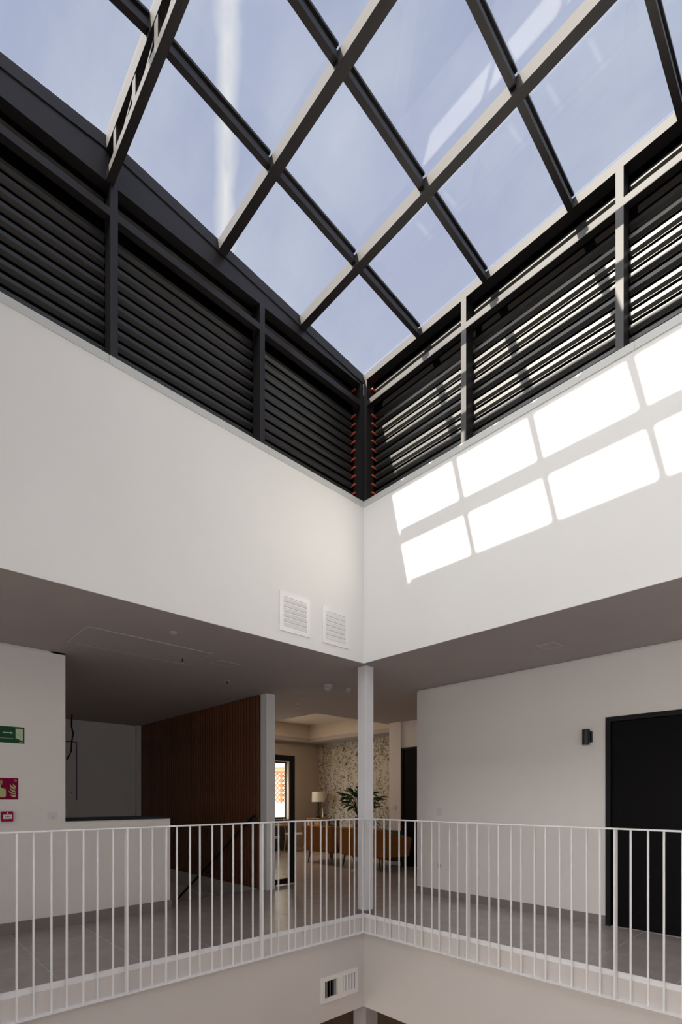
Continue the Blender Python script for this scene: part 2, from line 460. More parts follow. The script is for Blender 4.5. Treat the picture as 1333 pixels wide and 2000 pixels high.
# skirting
bl = MB().box(XL, XL+0.012, -7.2, -1.42, 0, 0.112).box(XL-0.12, XL+0.012, -1.42, -1.408, 0, 0.112)
struct(bl.build('baseboard_left', base_m))
struct(B(-0.48, DX0, YR-0.012, YR, 0, 0.10).build('baseboard_right', base_m))
# stair hall walls
struct(B(-6.82, -6.68, -2.57, 0.12, -3.2, ZC).build('wall_stair_back', gplaster))
struct(B(-6.68, -2.24, 0.14, 0.28, -3.2, ZC).build('wall_stair_right', gplaster))
struct(B(-2.30, -2.28, -1.42, 0.12, -3.2, -0.006).build('wall_stair_front', gplaster))
struct(MB().box(-6.68, -6.58, 0.02, 0.12, -3.2, ZC).build('trim_2', plaster))
# lounge and corridor walls
WX0, WX1 = -7.02, -6.86
WY0, WY1, WZ0, WZ1 = 1.2, 4.19, 0.78, 2.32
struct(MB().box(WX0, WX1, 0.28, WY0, 0, 3.45).box(WX0, WX1, WY1, 5.4, 0, 3.45).box(WX0, WX1, WY0, WY1, 0, WZ0).box(WX0, WX1, WY0, WY1, WZ1, 3.45)
       .build('wall_lounge_left', beige))
struct(B(WX1, -2.8, 5.25, 5.4, 0, 3.45).build('wall_lounge_back', wallpaper, origin=(-4.8, 5.3, 0)))
struct(MB().box(-2.80, -2.50, 3.63, 5.25, 0, ZC).box(-2.50, -0.48, 3.67, 3.8, 2.34, ZC).box(-2.06, -0.48, 3.67, 3.8, 0, 2.34).box(-2.5, -0.4, 5.2, 5.3, 0, ZC).build('wall_corridor', gplaster))
struct(B(-7.3, XE+2.2, 5.4, 5.6, -3.3, 3.45).build('wall_rear', plaster))

# lower level --------------------------------------------------
struct(B(-7.3, XE+2.2, -7.4, 5.8, -3.45, -3.30).build('floor_lower', pave))
struct(MB().box(-1.9, -0.16, -7.2, 2.2, -1.04, ZF).build('ceiling_lower_left', ceil_m))
struct(B(-0.16, XE+1.7, 0.16, 2.2, -1.04, ZF).build('ceiling_lower_right', ceil_m))
struct(B(-3.4, -3.3, -7.0, 0.9, -3.3, -1.04).build('wall_lower_left', lowerwood))
struct(B(-3.3, XE+1.7, 2.2, 2.3, -3.3, -1.04).build('wall_lower_right', lowerwood))

# ---------------------------------------------------------------- doors and window
def black_door(name, x0, x1, y, z1, fw=0.05, handle=True, proud=0.0):
    d = struct(MB().box(x0, x0+fw, y-0.012, y+0.12, 0, z1).box(x1-fw, x1, y-0.012, y+0.12, 0, z1)
               .box(x0+fw, x1-fw, y-0.012, y+0.12, z1-fw, z1).build(name, black_m, bevel=0.002, seg=1))
    B(x0+fw+0.006, x1-fw-0.006, y+0.022, y+0.065, 0.006, z1-fw-0.006).build('door_leaf', door_m, d)
    if handle:
        MB().cyl((x1-fw-0.08, y-0.03, 1.03), 0.011, 0.055, 'y', 10).tube([(x1-fw-0.08, y-0.03, 1.03), (x1-fw-0.20, y-0.03, 1.03)], 0.009).build('door_handle', blackmetal, d)
    return d
black_door('door_1', DX0, DX1, YR, DZ)
d2 = struct(MB().box(-2.50, -2.46, 3.64, 3.76, 0, 2.335).box(-2.10, -2.06, 3.64, 3.76, 0, 2.335).box(-2.46, -2.10, 3.64, 3.76, 2.295, 2.335).build('door_2', black_m))
B(-2.46, -2.10, 3.655, 3.70, 0.006, 2.29).build('door_leaf', door_m, d2)
B(-2.285, -2.275, 3.69, 3.70, 2.335, 2.46).build('door_closer_rod', black_m, d2)

fx0, fx1 = WX0, WX0+0.05
win = struct(MB().box(fx0, fx1, WY0, WY0+0.03, WZ0, WZ1).box(fx0, fx1, WY1-0.02, WY1, WZ0, WZ1)
             .box(fx0, fx1, WY0+0.03, WY1-0.02, WZ0, WZ0+0.06).box(fx0, fx1, WY0+0.03, WY1-0.02, WZ1-0.04, WZ1)
             .box(fx0, fx1, 2.55, 2.60, WZ0+0.06, WZ1-0.04).build('window_1', black_m))
B(WX0+0.02, WX0+0.03, WY0+0.03, 2.55, WZ0+0.06, WZ1-0.04).build('pane', doorglass, win)
B(WX0+0.02, WX0+0.03, 2.60, WY1-0.02, WZ0+0.06, WZ1-0.04).build('pane', doorglass, win)
B(WX1, WX1+0.04, WY0-0.02, WY1+0.02, WZ0-0.05, WZ0).build('window_sill', black_m, win)

# ---------------------------------------------------------------- columns
col1 = thing('column', (-0.10, 0.134, 0), 'slim white square column standing behind the railing corner', 'column')
B(-0.165, -0.034, 0.068, 0.20, 0, ZC).build('column_shaft', whitemetal, col1, bevel=0.003, seg=1)
MB().box(-0.173, -0.026, 0.060, 0.068, 0, 0.05).box(-0.173, -0.026, 0.20, 0.208, 0, 0.05).box(-0.173, -0.165, 0.068, 0.20, 0, 0.05).box(-0.034, -0.026, 0.068, 0.20, 0, 0.05).build('column_skirting', base_m, col1)
tag(MB().box(-2.235, -2.085, 0.13, 0.285, 0, ZC).build('column', plaster, bevel=0.003, seg=1),
    'slim white square column at the right end of the timber slat wall', 'column')
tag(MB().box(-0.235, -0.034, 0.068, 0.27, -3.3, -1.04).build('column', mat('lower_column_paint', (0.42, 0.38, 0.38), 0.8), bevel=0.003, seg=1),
    'pale column of the lower floor just showing under the slab corner', 'column')

# ---------------------------------------------------------------- glass roof on steel
sky = thing('skylight', (0, 0, 5.98), 'large glass roof on a grid of dark bronze steel beams above the atrium', 'skylight')
FAR = YE
# beams running from the left wall (along x): steel tube plus glazing bar with a fine seam between
def beam(y0, y1, zt):
    m = MB().box(0.0, XE, y0, y1, zt-0.108, zt-0.056)
    o = m.build('beam', frame_m, sky)
    B(0.0, XE, y0+0.002, y1-0.002, zt-0.0535, zt-0.004).build('glazing_bar', frame_m, o)
    if y0 < -3: B(0.0, XE, y0-0.004, y1+0.004, zt+0.020, zt+0.040).build('pressure_cap', frame_m, o)
beam(-0.925, -0.850, zg(0.9)+0.004)
beam(-1.845, -1.768, zg(1.82)+0.004)
beam(-4.168, -4.092, zg(4.13)+0.004)
beam(-5.13, -5.05, zg(5.09)+0.004)
# ridge truss: top chord, bottom chord, battens, diagonals
def truss():
    y0, y1, zt, zb = -2.785, -2.728, 6.36, 5.985
    t = B(0.0, XE, y0, y1, 6.212, 6.288).build('truss_top_chord', frame_m, sky)
    B(0.0, XE, y0+0.002, y1-0.002, 6.291, zt).build('glazing_bar', frame_m, t)
    B(0.0, XE, y0, y1, zb, 6.045).build('truss_bottom_chord', frame_m, sky)
    # slotted plate added on the inner side to deepen the truss shadow
    wp = None
    for k in range(int(XE/0.358)):
        x = 0.0 if k == 0 else 0.145+0.358*(k-1)+0.10
        if k == 0: B(0.0, 0.145, y1-0.012, y1-0.004, 6.045, 6.212).build('truss_shade_plate', frame_m, sky)
        elif wp is None: wp = B(x, x+0.258, y1-0.012, y1-0.004, 6.045, 6.212).build('truss_shade_plate', frame_m, sky); wx = x
        else: copy_at(wp, (x-wx, 0, 0))
    bp = None
    n = int(XE/0.358)
    for k in range(n):
        x = 0.145+0.358*k
        if bp is None: bp = B(x, x+0.055, y0+0.004, y1-0.004, 6.045, 6.212).build('truss_batten', frame_m, sky)
        else: copy_at(bp, (0.358*k, 0, 0))
    dp = None
    for k in range(n-1):
        x = 0.2+0.358*k
        if dp is None:
            dp = MB().hexa([(x+0.30, y0+0.02, 6.18), (x+0.303, y0+0.02, 6.212), (x+0.303, y1-0.02, 6.212), (x+0.30, y1-0.02, 6.18)],
                           [(x, y0+0.02, 6.045), (x+0.003, y0+0.02, 6.068), (x+0.003, y1-0.02, 6.068), (x, y1-0.02, 6.045)]).build('truss_diagonal', frame_m, sky)
        else: copy_at(dp, (0.358*k, 0, 0))
truss()
# purlins between the beams (along y, following the pitch)
PX = [0.745, 1.507, 2.276, 3.030, 3.80, 4.57, 5.32]
SPANS = [(0.0, 0.850), (0.925, 1.768), (1.845, 2.728), (2.785, 4.092), (4.168, 5.05)]
for a, b in SPANS:
    first = None
    for i, x in enumerate(PX):
        if first is None:
            w = 0.046
            m = MB()
            za, zb_ = zg(a), zg(b)
            m.hexa([(x, -a, za-0.068), (x+w, -a, za-0.068), (x+w, -b, zb_-0.068), (x, -b, zb_-0.068)],
                   [(x, -a, za-0.03), (x+w, -a, za-0.03), (x+w, -b, zb_-0.03), (x, -b, zb_-0.03)])
            first = m.build('purlin', frame_m, sky)
            m = MB()
            m.hexa([(x+0.006, -a, za-0.028), (x+w-0.006, -a, za-0.028), (x+w-0.006, -b, zb_-0.028), (x+0.006, -b, zb_-0.028)],
                   [(x+0.006, -a, za-0.002), (x+w-0.006, -a, za-0.002), (x+w-0.006, -b, zb_-0.002), (x+0.006, -b, zb_-0.002)])
            gbar = m.build('glazing_bar', frame_m, first)
            m = MB()
            m.hexa([(x-0.008, -a, za+0.017), (x+w+0.008, -a, za+0.017), (x+w+0.008, -b, zb_+0.017), (x-0.008, -b, zb_+0.017)],
                   [(x-0.008, -a, za+0.036), (x+w+0.008, -a, za+0.036), (x+w+0.008, -b, zb_+0.036), (x-0.008, -b, zb_+0.036)])
            gcap = m.build('pressure_cap', frame_m, first)
        else:
            c = copy_at(first, (x-PX[0], 0, 0))
            g2 = gbar.copy(); COL.objects.link(g2); g2.parent = c
            g3 = gcap.copy(); COL.objects.link(g3); g3.parent = c
# panes: one per bay
xs = [0.0]+[p+0.023 for p in PX]+[XE]
ys = [0.0, 0.888, 1.807, 2.756, 4.13, 5.10]
for a, b in zip(ys[:-1], ys[1:]):
    for x0, x1 in zip(xs[:-1], xs[1:]):
        za, zb_ = zg(a)+0.004, zg(b)+0.004
        g = 0.006
        MB().hexa([(x0+g, -a-g, za), (x1-g, -a-g, za), (x1-g, -b+g, zb_), (x0+g, -b+g, zb_)],
                  [(x0+g, -a-g, za+0.012), (x1-g, -a-g, za+0.012), (x1-g, -b+g, zb_+0.012), (x0+g, -b+g, zb_+0.012)]).build('pane', roofglass, sky)
# edge frames of the roof
def slope_bar(name, x0, x1, d0, d1, parent, far=abs(FAR)):
    """bar on the left/near edge following both slopes; d0,d1 = depths below the glass plane"""
    for a, b in ((0.0, 2.75), (2.75, far)):
        MB().hexa([(x0, -a, zg(a)-d0), (x1, -a, zg(a)-d0), (x1, -b, zg(b)-d0), (x0, -b, zg(b)-d0)],
                  [(x0, -a, zg(a)-d1), (x1, -a, zg(a)-d1), (x1, -b, zg(b)-d1), (x0, -b, zg(b)-d1)]).build(name, frame_m, parent)
slope_bar('edge_frame', -0.12, 0.004, 0.095, 0.026, sky)
slope_bar('edge_cap', -0.10, -0.004, 0.024, -0.012, sky)
slope_bar('edge_frame', XE-0.004, XE+0.12, 0.095, -0.01, sky)

# ---------------------------------------------------------------- louvre screens
BZ = [4.790+0.0977*k for k in range(13) if k != 10]
MZ0, MZ1 = 5.74, 5.80
def louvre(axis, label):
    """axis 'x': on the right wall (y=0, recess to +y); 'y': on the left wall (x=0, recess to -x)"""
    th = thing('louvre_screen', (0, 0, ZW+0.006), label, 'louvre')
    def bx(u0, u1, d0, d1, z0, z1):           # u along the wall from the corner, d = depth behind the wall face
        return (u0, u1, d0, d1, z0, z1) if axis == 'x' else (-d1, -d0, -u1, -u0, z0, z1)
    posts = [1.309, 2.662, 4.015] if axis == 'x' else [1.372, 2.725, 4.078]
    end = XE if axis == 'x' else abs(YE)
    w = 0.028
    z0 = ZW+0.006
    ztop = 6.035 if axis == 'x' else 5.99
    for p in posts:
        B(*bx(p-w, p+w, 0.0, 0.115, z0, ztop)).build('post', frame_m, th)
    B(*bx(0.0, 0.05, 0.002, 0.115, z0, ztop)).build('post', frame_m, th)
    edges = [0.05]+posts+[end]
    for i, (a, b) in enumerate(zip(edges[:-1], edges[1:])):
        a2 = a+(w if i else 0); b2 = b-(w if i < 3 else 0)
        B(*bx(a2, b2, 0.0, 0.06, MZ0, MZ1)).build('mid_rail', frame_m, th)
    if axis == 'x':
        B(0.0, XE, 0.0, 0.10, 6.035, 6.112).build('head_beam', frame_m, th)
    else:
        for a, b in ((0.0, 2.75), (2.75, abs(FAR))):
            MB().hexa([(-0.10, -a, 5.99), (-0.006, -a, 5.99), (-0.006, -b, 5.99), (-0.10, -b, 5.99)],
                      [(-0.10, -a, zg(a)-0.096), (-0.006, -a, zg(a)-0.096), (-0.006, -b, zg(b)-0.096), (-0.10, -b, zg(b)-0.096)]).build('head_beam', frame_m, th)
    # black sheets painting the deep shade between and above the blades
    B(*bx(-0.229 if axis == 'x' else -0.25, end, 0.23, 0.25, z0, 6.06 if axis == 'x' else 6.0)).build('backing_sheet', back_m, th)
    B(*bx(-0.1 if axis == 'x' else -0.229, end, 0.116 if axis == 'x' else 0.09, 0.229, *((6.04, 6.06) if axis == 'x' else (5.97, 5.989)))).build('top_closer', back_m, th)
    # blades
    for i, (a, b) in enumerate(zip(edges[:-1], edges[1:])):
        a2 = a+0.03; b2 = b-0.03
        if i == 0: a2 = 0.075
        first = None
        for z in BZ:
            if first is None:
                prof = [(0.120, z+0.029), (0.1165, z+0.029), (0.1165, z), (0.142, z-0.017), (0.142, z-0.021), (0.1445, z-0.021), (0.1445, z-0.0145), (0.120, z+0.002)]
                if axis == 'x': m = MB().prism(prof, 'x', a2, b2)
                else: m = MB().prism([(-d, q) for d, q in prof], 'y', -b2, -a2)
                first = m.build('blade', blade_m, th); fz = z
            else:
                copy_at(first, (0, 0, z-fz))
    # red chips painted as outside light leaking in beside the corner post
    first = None
    for z in BZ:
        if first is None:
            prof = [(0.058, z+0.008), (0.058, z-0.004), (0.125, z-0.004), (0.125, z+0.008)]
            m = B(*bx(0.056, 0.072, 0.07, 0.155, z-0.004, z+0.010))
            first = m.build('gap_light_chip', gap_light_m, th); fz = z
        else: copy_at(first, (0, 0, z-fz))
    return th
louvre('x', 'dark bronze louvre screen with sunlit blades above the right white wall')
louvre('y', 'dark bronze louvre screen in shade above the left white wall')
# matching screens closing the two sides outside the picture
struct(MB().box(-0.6, XE+0.3, YE-0.12, YE, ZW, 6.14).build('wall_clerestory_opposite', frame_m))
struct(MB().box(XE+0.004, XE+0.1, YE, 0.3, ZW, 6.24).build('wall_clerestory_near', frame_m))

# ---------------------------------------------------------------- railings
LB = [-3.364, -3.262, -3.153, -3.052, -2.943, -2.843, -2.729, None, -2.519, -2.422, -2.309, -2.216, -2.098, -2.003, -1.891, -1.796, -1.682,
      -1.589, -1.472, None, -1.264, -1.174, -1.051, -0.968, -0.845, -0.761, -0.637, -0.554, -0.431, -0.345, -0.22, -0.138, -0.031]
def railing(axis, label):
    r = thing('railing', (0, 0, -0.175), label, 'railing')
    def bx(u0, u1, d0, d1, z0, z1):
        return (u0, u1, d0, d1, z0, z1) if axis == 'x' else (-d1, -d0, -u1, -u0, z0, z1)
    end = XE-0.03 if axis == 'x' else abs(YE)-0.03
    B(*bx(0.0182 if axis == 'x' else -0.036, end, -0.018, 0.036, 1.098, 1.110)).build('handrail', whitemetal, r, bevel=0.002, seg=1)
    B(*bx(-0.0398 if axis == 'x' else -0.046, end, 0.040, 0.046, -0.172, 0.018)).build('kick_plate', whitemetal, r)
    B(*bx(-0.0398 if axis == 'x' else -0.052, end, 0.040, 0.052, 0.018, 0.024)).build('kick_plate_lip', whitemetal, r)
    B(*bx(0.0202 if axis == 'x' else -0.052, end, -0.02, 0.052, -0.180, -0.172)).build('bottom_flange', whitemetal, r)
    sp = 0.1045 if axis == 'y' else 0.1066
    off = 0.03
    first = {}
    postm = None
    p0 = 1.375 if axis == 'y' else 1.352
    pitch = 12*sp
    # bars alternate between the outer and the inner edge of the handrail
    n0 = int(round((p0-off)/sp))
    k = 0
    while True:
        u = p0+(k-n0)*sp
        if u < 0.012: k += 1; continue
        if u > end-0.02: break
        if (k-n0) % 12 == 0 and u > 0.3:
            m = B(*bx(u-0.0065, u+0.0065, -0.014, 0.036, -0.172, 1.098))
            if postm is None: postm = m.build('post', whitemetal, r); pu = u
            else: copy_at(postm, (u-pu, 0, 0) if axis == 'x' else (0, -(u-pu), 0))
        else:
            side = (k-n0) % 2
            d = 0.0 if side else 0.026
            if side not in first:
                z0 = -0.172
                m = B(*bx(u-0.006, u+0.006, d-0.006, d+0.006, z0, 1.098))
                first[side] = (m.build('baluster', whitemetal, r), u)
            else:
                o, u0 = first[side]
                copy_at(o, (u-u0, 0, 0) if axis == 'x' else (0, -(u-u0), 0))
        k += 1
    return r
railing('y', 'white steel baluster railing along the left gallery, running to the corner column')
railing('x', 'white steel baluster railing along the right gallery, in front of the black door')

# ---------------------------------------------------------------- vents
def wall_vent(y0, y1, z0, z1, label):
    v = thing('wall_vent', (0, (y0+y1)/2, z0), label, 'vent', None)
    f = 0.046
    m = MB().box(0, 0.010, y0, y1, z0, z0+f).box(0, 0.010, y0, y1, z1-f, z1).box(0, 0.010, y0, y0+f, z0+f, z1-f).box(0, 0.010, y1-f, y1, z0+f, z1-f)
    m.build('vent_frame', whitemetal, v)
    B(0.0005, 0.002, y0+f, y1-f, z0+f, z1-f).build('vent_backing', mat('vent_grey', (0.42, 0.40, 0.385), 0.8), v)
    n = 6
    h = (z1-z0-2*f)/n
    first = None
    for k in range(n):
        z = z0+f+h*k
        if first is None:
            m = MB().prism([(0.002, z+0.006), (0.011, z+h-0.012), (0.011, z+h-0.004), (0.009, z+h-0.004), (0.002, z+0.012)], 'y', y0+f, y1-f)
            first = m.build('vent_slat', whitemetal, v)
        else: copy_at(first, (0, 0, h*k))
wall_vent(-1.176, -0.795, 2.970, 3.353, 'square white louvred wall vent, the left one of the pair near the corner')
wall_vent(-0.623, -0.248, 2.966, 3.350, 'square white louvred wall vent, the right one of the pair near the corner')
def fascia_vent():
    x = -0.03
    y0, y1, z0, z1 = -0.621, -0.083, -0.829, -0.557
    v = thing('fascia_vent', (x, (y0+y1)/2, z0), 'wide white two-part vent on the floor edge below the railing corner', 'vent')
    a0, a1, b0, b1 = -0.574, -0.392, -0.309, -0.129
    zz0, zz1 = -0.779, -0.600
    vm = mat('vent_greige', (0.88, 0.83, 0.80), 0.5)
    t = 0.024
    m = MB().box(x, x+t, y0, y1, z0, zz0).box(x, x+t, y0, y1, zz1, z1).box(x, x+t, y0, a0, zz0, zz1)
    m.box(x, x+t, a1, b0, zz0, zz1).box(x, x+t, b1, y1, zz0, zz1)
    m.build('vent_frame', vm, v, bevel=0.001, seg=1)
    grey = mat('vent_recess_shade', (0.40, 0.37, 0.36), 0.8)  # shading of the recess put into the backing colour
    B(x+0.0005, x+0.001, a0, a0+0.145, zz0, zz1).build('vent_opening_shade', back_m, v)  # flat black sheet painted as the dark inside the open slots
    B(x+0.0005, x+0.001, b0, b1, zz0, zz1).build('vent_backing', grey, v)
    B(x+0.0005, x+0.001, a0+0.145, a1, zz0, zz1).build('vent_backing', grey, v)
    for q0 in (a0, b0):
        for k in range(4):
            y = q0+0.022+0.045*k
            b = y+0.018 if q0 == a0 else y-0.016
            MB().hexa([(x+0.001, b, zz0), (x+0.001, b+0.004, zz0), (x+t, y+0.004, zz0), (x+t, y, zz0)],
                      [(x+0.001, b, zz1), (x+0.001, b+0.004, zz1), (x+t, y+0.004, zz1), (x+t, y, zz1)]).build('vent_slat', vm, v)
fascia_vent()

# ---------------------------------------------------------------- signs and small fittings on the left gallery wall
def poly_x(pts, x, t, name, m, parent):
    """outline in (y,z) on a wall facing +x"""
    return MB().prism(pts, 'x', x, x+t).build(name, m, parent)
XS = XL
def exit_sign():
    y1, y0, z0, z1 = -2.943, -3.263, 1.880, 2.041
    s = thing('exit_sign', (XS, (y0+y1)/2, z0), 'green exit sign with an arrow and stairs on the left gallery wall', 'sign')
    x = XS+0.003
    B(XS, x, y0, y1, z0, z1).build('sign_plate', green_m, s)
    t = 0.0008
    # doorway with descending steps
    poly_x([(-3.018, 2.024), (-2.955, 2.024), (-2.955, 1.905), (-2.972, 1.905), (-2.972, 1.912), (-2.987, 1.912), (-2.987, 1.919), (-3.002, 1.919), (-3.002, 1.926), (-3.018, 1.926)], x, t, 'doorway_print', palegreen, s)
    for k in range(6):
        y = -3.012+0.009*k; z = 1.968-0.0042*k
        poly_x([(y, z), (y+0.0045, z-0.002), (y+0.0045, z-0.0045), (y, z-0.0025)], x+t, 0.0004, 'dash_print', green_m, s)
    # arrow pointing right
    poly_x([(-3.126, 1.982), (-3.060, 1.982), (-3.060, 1.988), (-3.036, 1.978), (-3.060, 1.967), (-3.060, 1.974), (-3.126, 1.974)], x, t, 'arrow_print', palegreen, s)
    # floor line
    poly_x([(-3.255, 1.925), (-3.03, 1.925), (-3.03, 1.922), (-3.255, 1.922)], x, t, 'floor_line_print', palegreen, s)
    # running figure at the left end
    MB().cyl((x, -3.196, 2.012), 0.011, t, 'x', 14).prism([(-3.21, 1.998), (-3.19, 1.998), (-3.188, 1.965), (-3.206, 1.962)], 'x', x, x+t) \
        .prism([(-3.19, 1.996), (-3.168, 1.982), (-3.15, 1.986), (-3.15, 1.98), (-3.17, 1.975), (-3.19, 1.986)], 'x', x, x+t) \
        .prism([(-3.206, 1.966), (-3.196, 1.966), (-3.215, 1.945), (-3.238, 1.945), (-3.238, 1.951), (-3.218, 1.951)], 'x', x, x+t) \
        .prism([(-3.198, 1.966), (-3.188, 1.968), (-3.172, 1.952), (-3.180, 1.928), (-3.188, 1.930), (-3.182, 1.950)], 'x', x, x+t).build('figure_print', palegreen, s)
    poly_x([(y1-0.045, z0+0.014), (y1-0.008, z0+0.014), (y1-0.008, z0+0.011), (y1-0.045, z0+0.011)], x, t, 'maker_line_print', palegreen, s)
exit_sign()
def fire_sign():
    y1, y0, z0, z1 = -2.995, -3.205, 1.322, 1.533
    s = thing('fire_alarm_sign', (XS, (y0+y1)/2, z0), 'crimson square fire alarm sign with hand and flames on the left gallery wall', 'sign')
    x = XS+0.003; t = 0.0008
    B(XS, x, y0, y1, z0, z1).build('sign_plate', magenta_m, s)
    W = 0.1463                                  # metres per 1000 units of the zoomed view used while measuring
    def q(u, v): return (-3.148+u*0.153/276, 1.533-(v-1078)*0.211/317)
    # call button
    MB().prism([q(-28, 1108), q(31, 1108), q(31, 1175), q(-28, 1175)], 'x', x, x+t).build('button_print', lum_m, s)
    MB().prism([q(-20, 1116), q(22, 1116), q(22, 1166), q(-20, 1166)], 'x', x+t, x+t+0.0004).build('button_inset_print', magenta_m, s)
    MB().cyl((x+t+0.0004, q(1, 1141)[0], q(1, 1141)[1]), 0.0085, 0.0004, 'x', 14).build('button_dot_print', lum_m, s)
    # hand with a pointing finger
    MB().prism([q(-62, 1362), q(78, 1360), q(88, 1330), q(86, 1262), q(84, 1242), q(76, 1238), q(66, 1246), q(58, 1232), q(48, 1228), q(40, 1240), q(30, 1222), q(20, 1220), q(14, 1232),
                q(10, 1180), q(0, 1172), q(-12, 1180), q(-14, 1250), q(-30, 1262), q(-56, 1250), q(-66, 1262), q(-46, 1300)], 'x', x, x+t).build('hand_print', lum_m, s)
    # flames
    for pts in ([(146, 1162), (170, 1190), (204, 1212), (236, 1245), (205, 1240), (170, 1222), (152, 1196)],
                [(192, 1155), (214, 1180), (236, 1190), (236, 1226), (216, 1214), (198, 1190)],
                [(147, 1215), (170, 1240), (236, 1272), (236, 1292), (196, 1280), (160, 1256)],
                [(124, 1268), (158, 1276), (196, 1296), (236, 1306), (236, 1320), (186, 1314), (150, 1296)],
                [(152, 1316), (180, 1330), (236, 1332), (236, 1360), (200, 1360), (172, 1348)]):
        poly_x([q(*p) for p in pts], x, t, 'flame_print', lum_m, s)
    for k in range(3):
        poly_x([q(212, 1096+14*k), q(254, 1098+14*k), q(254, 1104+14*k), q(212, 1102+14*k)], x, t, 'maker_line_print', mat('pink_print', (0.55, 0.25, 0.32), 0.6), s)
fire_sign()
def call_point():
    y0, y1, z0, z1 = -3.142, -3.045, 1.108, 1.206
    s = thing('fire_call_point', (XS, (y0+y1)/2, z0), 'small red fire alarm call point box below the crimson sign', 'alarm')
    B(XS, XS+0.045, y0, y1, z0, z1).build('housing', red_m, s, bevel=0.004)
    x = XS+0.045
    B(x, x+0.002, y0+0.013, y1-0.012, z0+0.026, z0+0.068).build('push_plate', plastic, s)
    ym = (y0+y1)/2
    MB().cyl((x+0.002, ym, z0+0.047), 0.0045, 0.001, 'x', 12).prism([(ym-0.022, z0+0.047), (ym-0.010, z0+0.052), (ym-0.010, z0+0.042)], 'x', x+0.002, x+0.003) \
        .prism([(ym+0.022, z0+0.047), (ym+0.010, z0+0.052), (ym+0.010, z0+0.042)], 'x', x+0.002, x+0.003).build('press_mark_print', black_m, s)
    MB().prism([(ym-0.008, z0+0.078), (ym+0.008, z0+0.078), (ym+0.004, z0+0.088), (ym-0.004, z0+0.088)], 'x', x, x+0.0008).build('house_mark_print', plastic, s)
call_point()
def switch_x(y0, y1, z0, z1, label):
    s = thing('light_switch', (XS, (y0+y1)/2, z0), label, 'switch')
    B(XS, XS+0.008, y0, y1, z0, z1).build('switch_plate', plastic, s, bevel=0.002, seg=1)
    B(XS+0.008, XS+0.012, y0+0.022, y1-0.020, z0+0.02, z1-0.02).build('rocker', plastic, s, bevel=0.002, seg=1)
    B(XS+0.012, XS+0.0128, y0+0.036, y1-0.034, z0+0.026, z0+0.031).build('indicator_window', mat('grey_window', (0.25, 0.24, 0.23), 0.4), s)
switch_x(-2.736, -2.648, 1.110, 1.196, 'white square light switch on the left gallery wall, beside the stair opening')
def switch_y(x0, x1, y, z0, z1, label, name='light_switch', cat='switch', socket=False):
    s = thing(name, ((x0+x1)/2, y, z0), label, cat)
    B(x0, x1, y-0.008, y, z0, z1).build('cover_plate', plastic, s, bevel=0.002, seg=1)
    if socket:
        MB().cyl(((x0+x1)/2, y-0.0095, (z0+z1)/2), 0.024, 0.0015, 'y', 20).build('socket_well', mat('socket_shadow', (0.35, 0.33, 0.32), 0.6), s)
        for dx in (-0.009, 0.009):
            MB().cyl(((x0+x1)/2+dx, y-0.0105, (z0+z1)/2), 0.0035, 0.001, 'y', 10).build('pin_hole', black_m, s)
    else:
        B(x0+0.02, x1-0.02, y-0.012, y-0.008, z0+0.02, z1-0.02).build('rocker', plastic, s, bevel=0.002, seg=1)
switch_y(-0.138, -0.050, YR, 1.106, 1.203, 'white light switch near the left end of the right gallery wall')
switch_y(-0.135, -0.052, YR, 0.382, 0.466, 'white socket outlet low on the right gallery wall, under the switch', 'socket_outlet', 'socket', True)
switch_y(-2.700, -2.612, 3.63, 1.112, 1.200, 'white light switch on the narrow white wall beside the far black door')

def sconce():
    x, y, z0, z1 = 1.845, YR, 1.905, 2.072
    s = thing('wall_light', (x, y, z0), 'black cylinder wall light beside the black door', 'lamp')
    B(x-0.03, x+0.045, y-0.03, y, z0+0.03, z1-0.02).build('wall_bracket', blackmetal, s, bevel=0.003)
    MB().lathe((x, y-0.068, z0), [(0.034, 0), (0.038, 0.002), (0.038, z1-z0-0.002), (0.034, z1-z0)], 24).build('cylinder_body', blackmetal, s)
sconce()

# stair hall fittings
def hidden_door():
    s = thing('access_door', (-6.68, -1.3, 0.0), 'flush access door with fine dark joints on the dim stair hall wall', 'door')
    x = -6.679
    B(x, x+0.004, -1.72, -1.115, 0.0, 2.42).build('door_leaf', gplaster, s)
    B(x, x+0.004, -1.115, -1.10, 1.30, 2.42).build('edge_joint', black_m, s)
    B(x, x+0.004, -1.72, -1.10, 2.42, 2.432).build('edge_joint', black_m, s)
    MB().cyl((x+0.004, -1.20, 1.46), 0.012, 0.01, 'x', 12).build('door_lock', blackmetal, s)
hidden_door()
tag(MB().tube([(-6.009, -1.37, 2.857), (-6.02, -1.378, 2.72), (-6.016, -1.376, 2.626), (-5.997, -1.356, 2.515), (-6.016, -1.376, 2.348), (-6.022, -1.383, 2.181), (-6.041, -1.403, 2.126), (-6.08, -1.44, 2.04)], 0.013).build('cable', blackmetal),
    'loose black cable hanging from the stair hall ceiling near its back wall', 'cable')

# timber slat wall beside the stairs
sw = thing('slat_wall', (-4.45, 0.14, 0.0), 'wall of upright reddish timber slats beside the stairs', 'wall panel')
B(-6.58, -2.24, 0.132, 0.14, 0.0, ZC).build('felt_backing', felt_m, sw)
first = None; x = -6.575; kk = 0
while x < -2.30:
    if first is None:
        first = B(x, x+0.045, 0.105, 0.132, 0.01, ZC).build('slat', slat_m, sw); fx = x
    else: copy_at(first, (x-fx, 0, 0))
    x += 0.0805
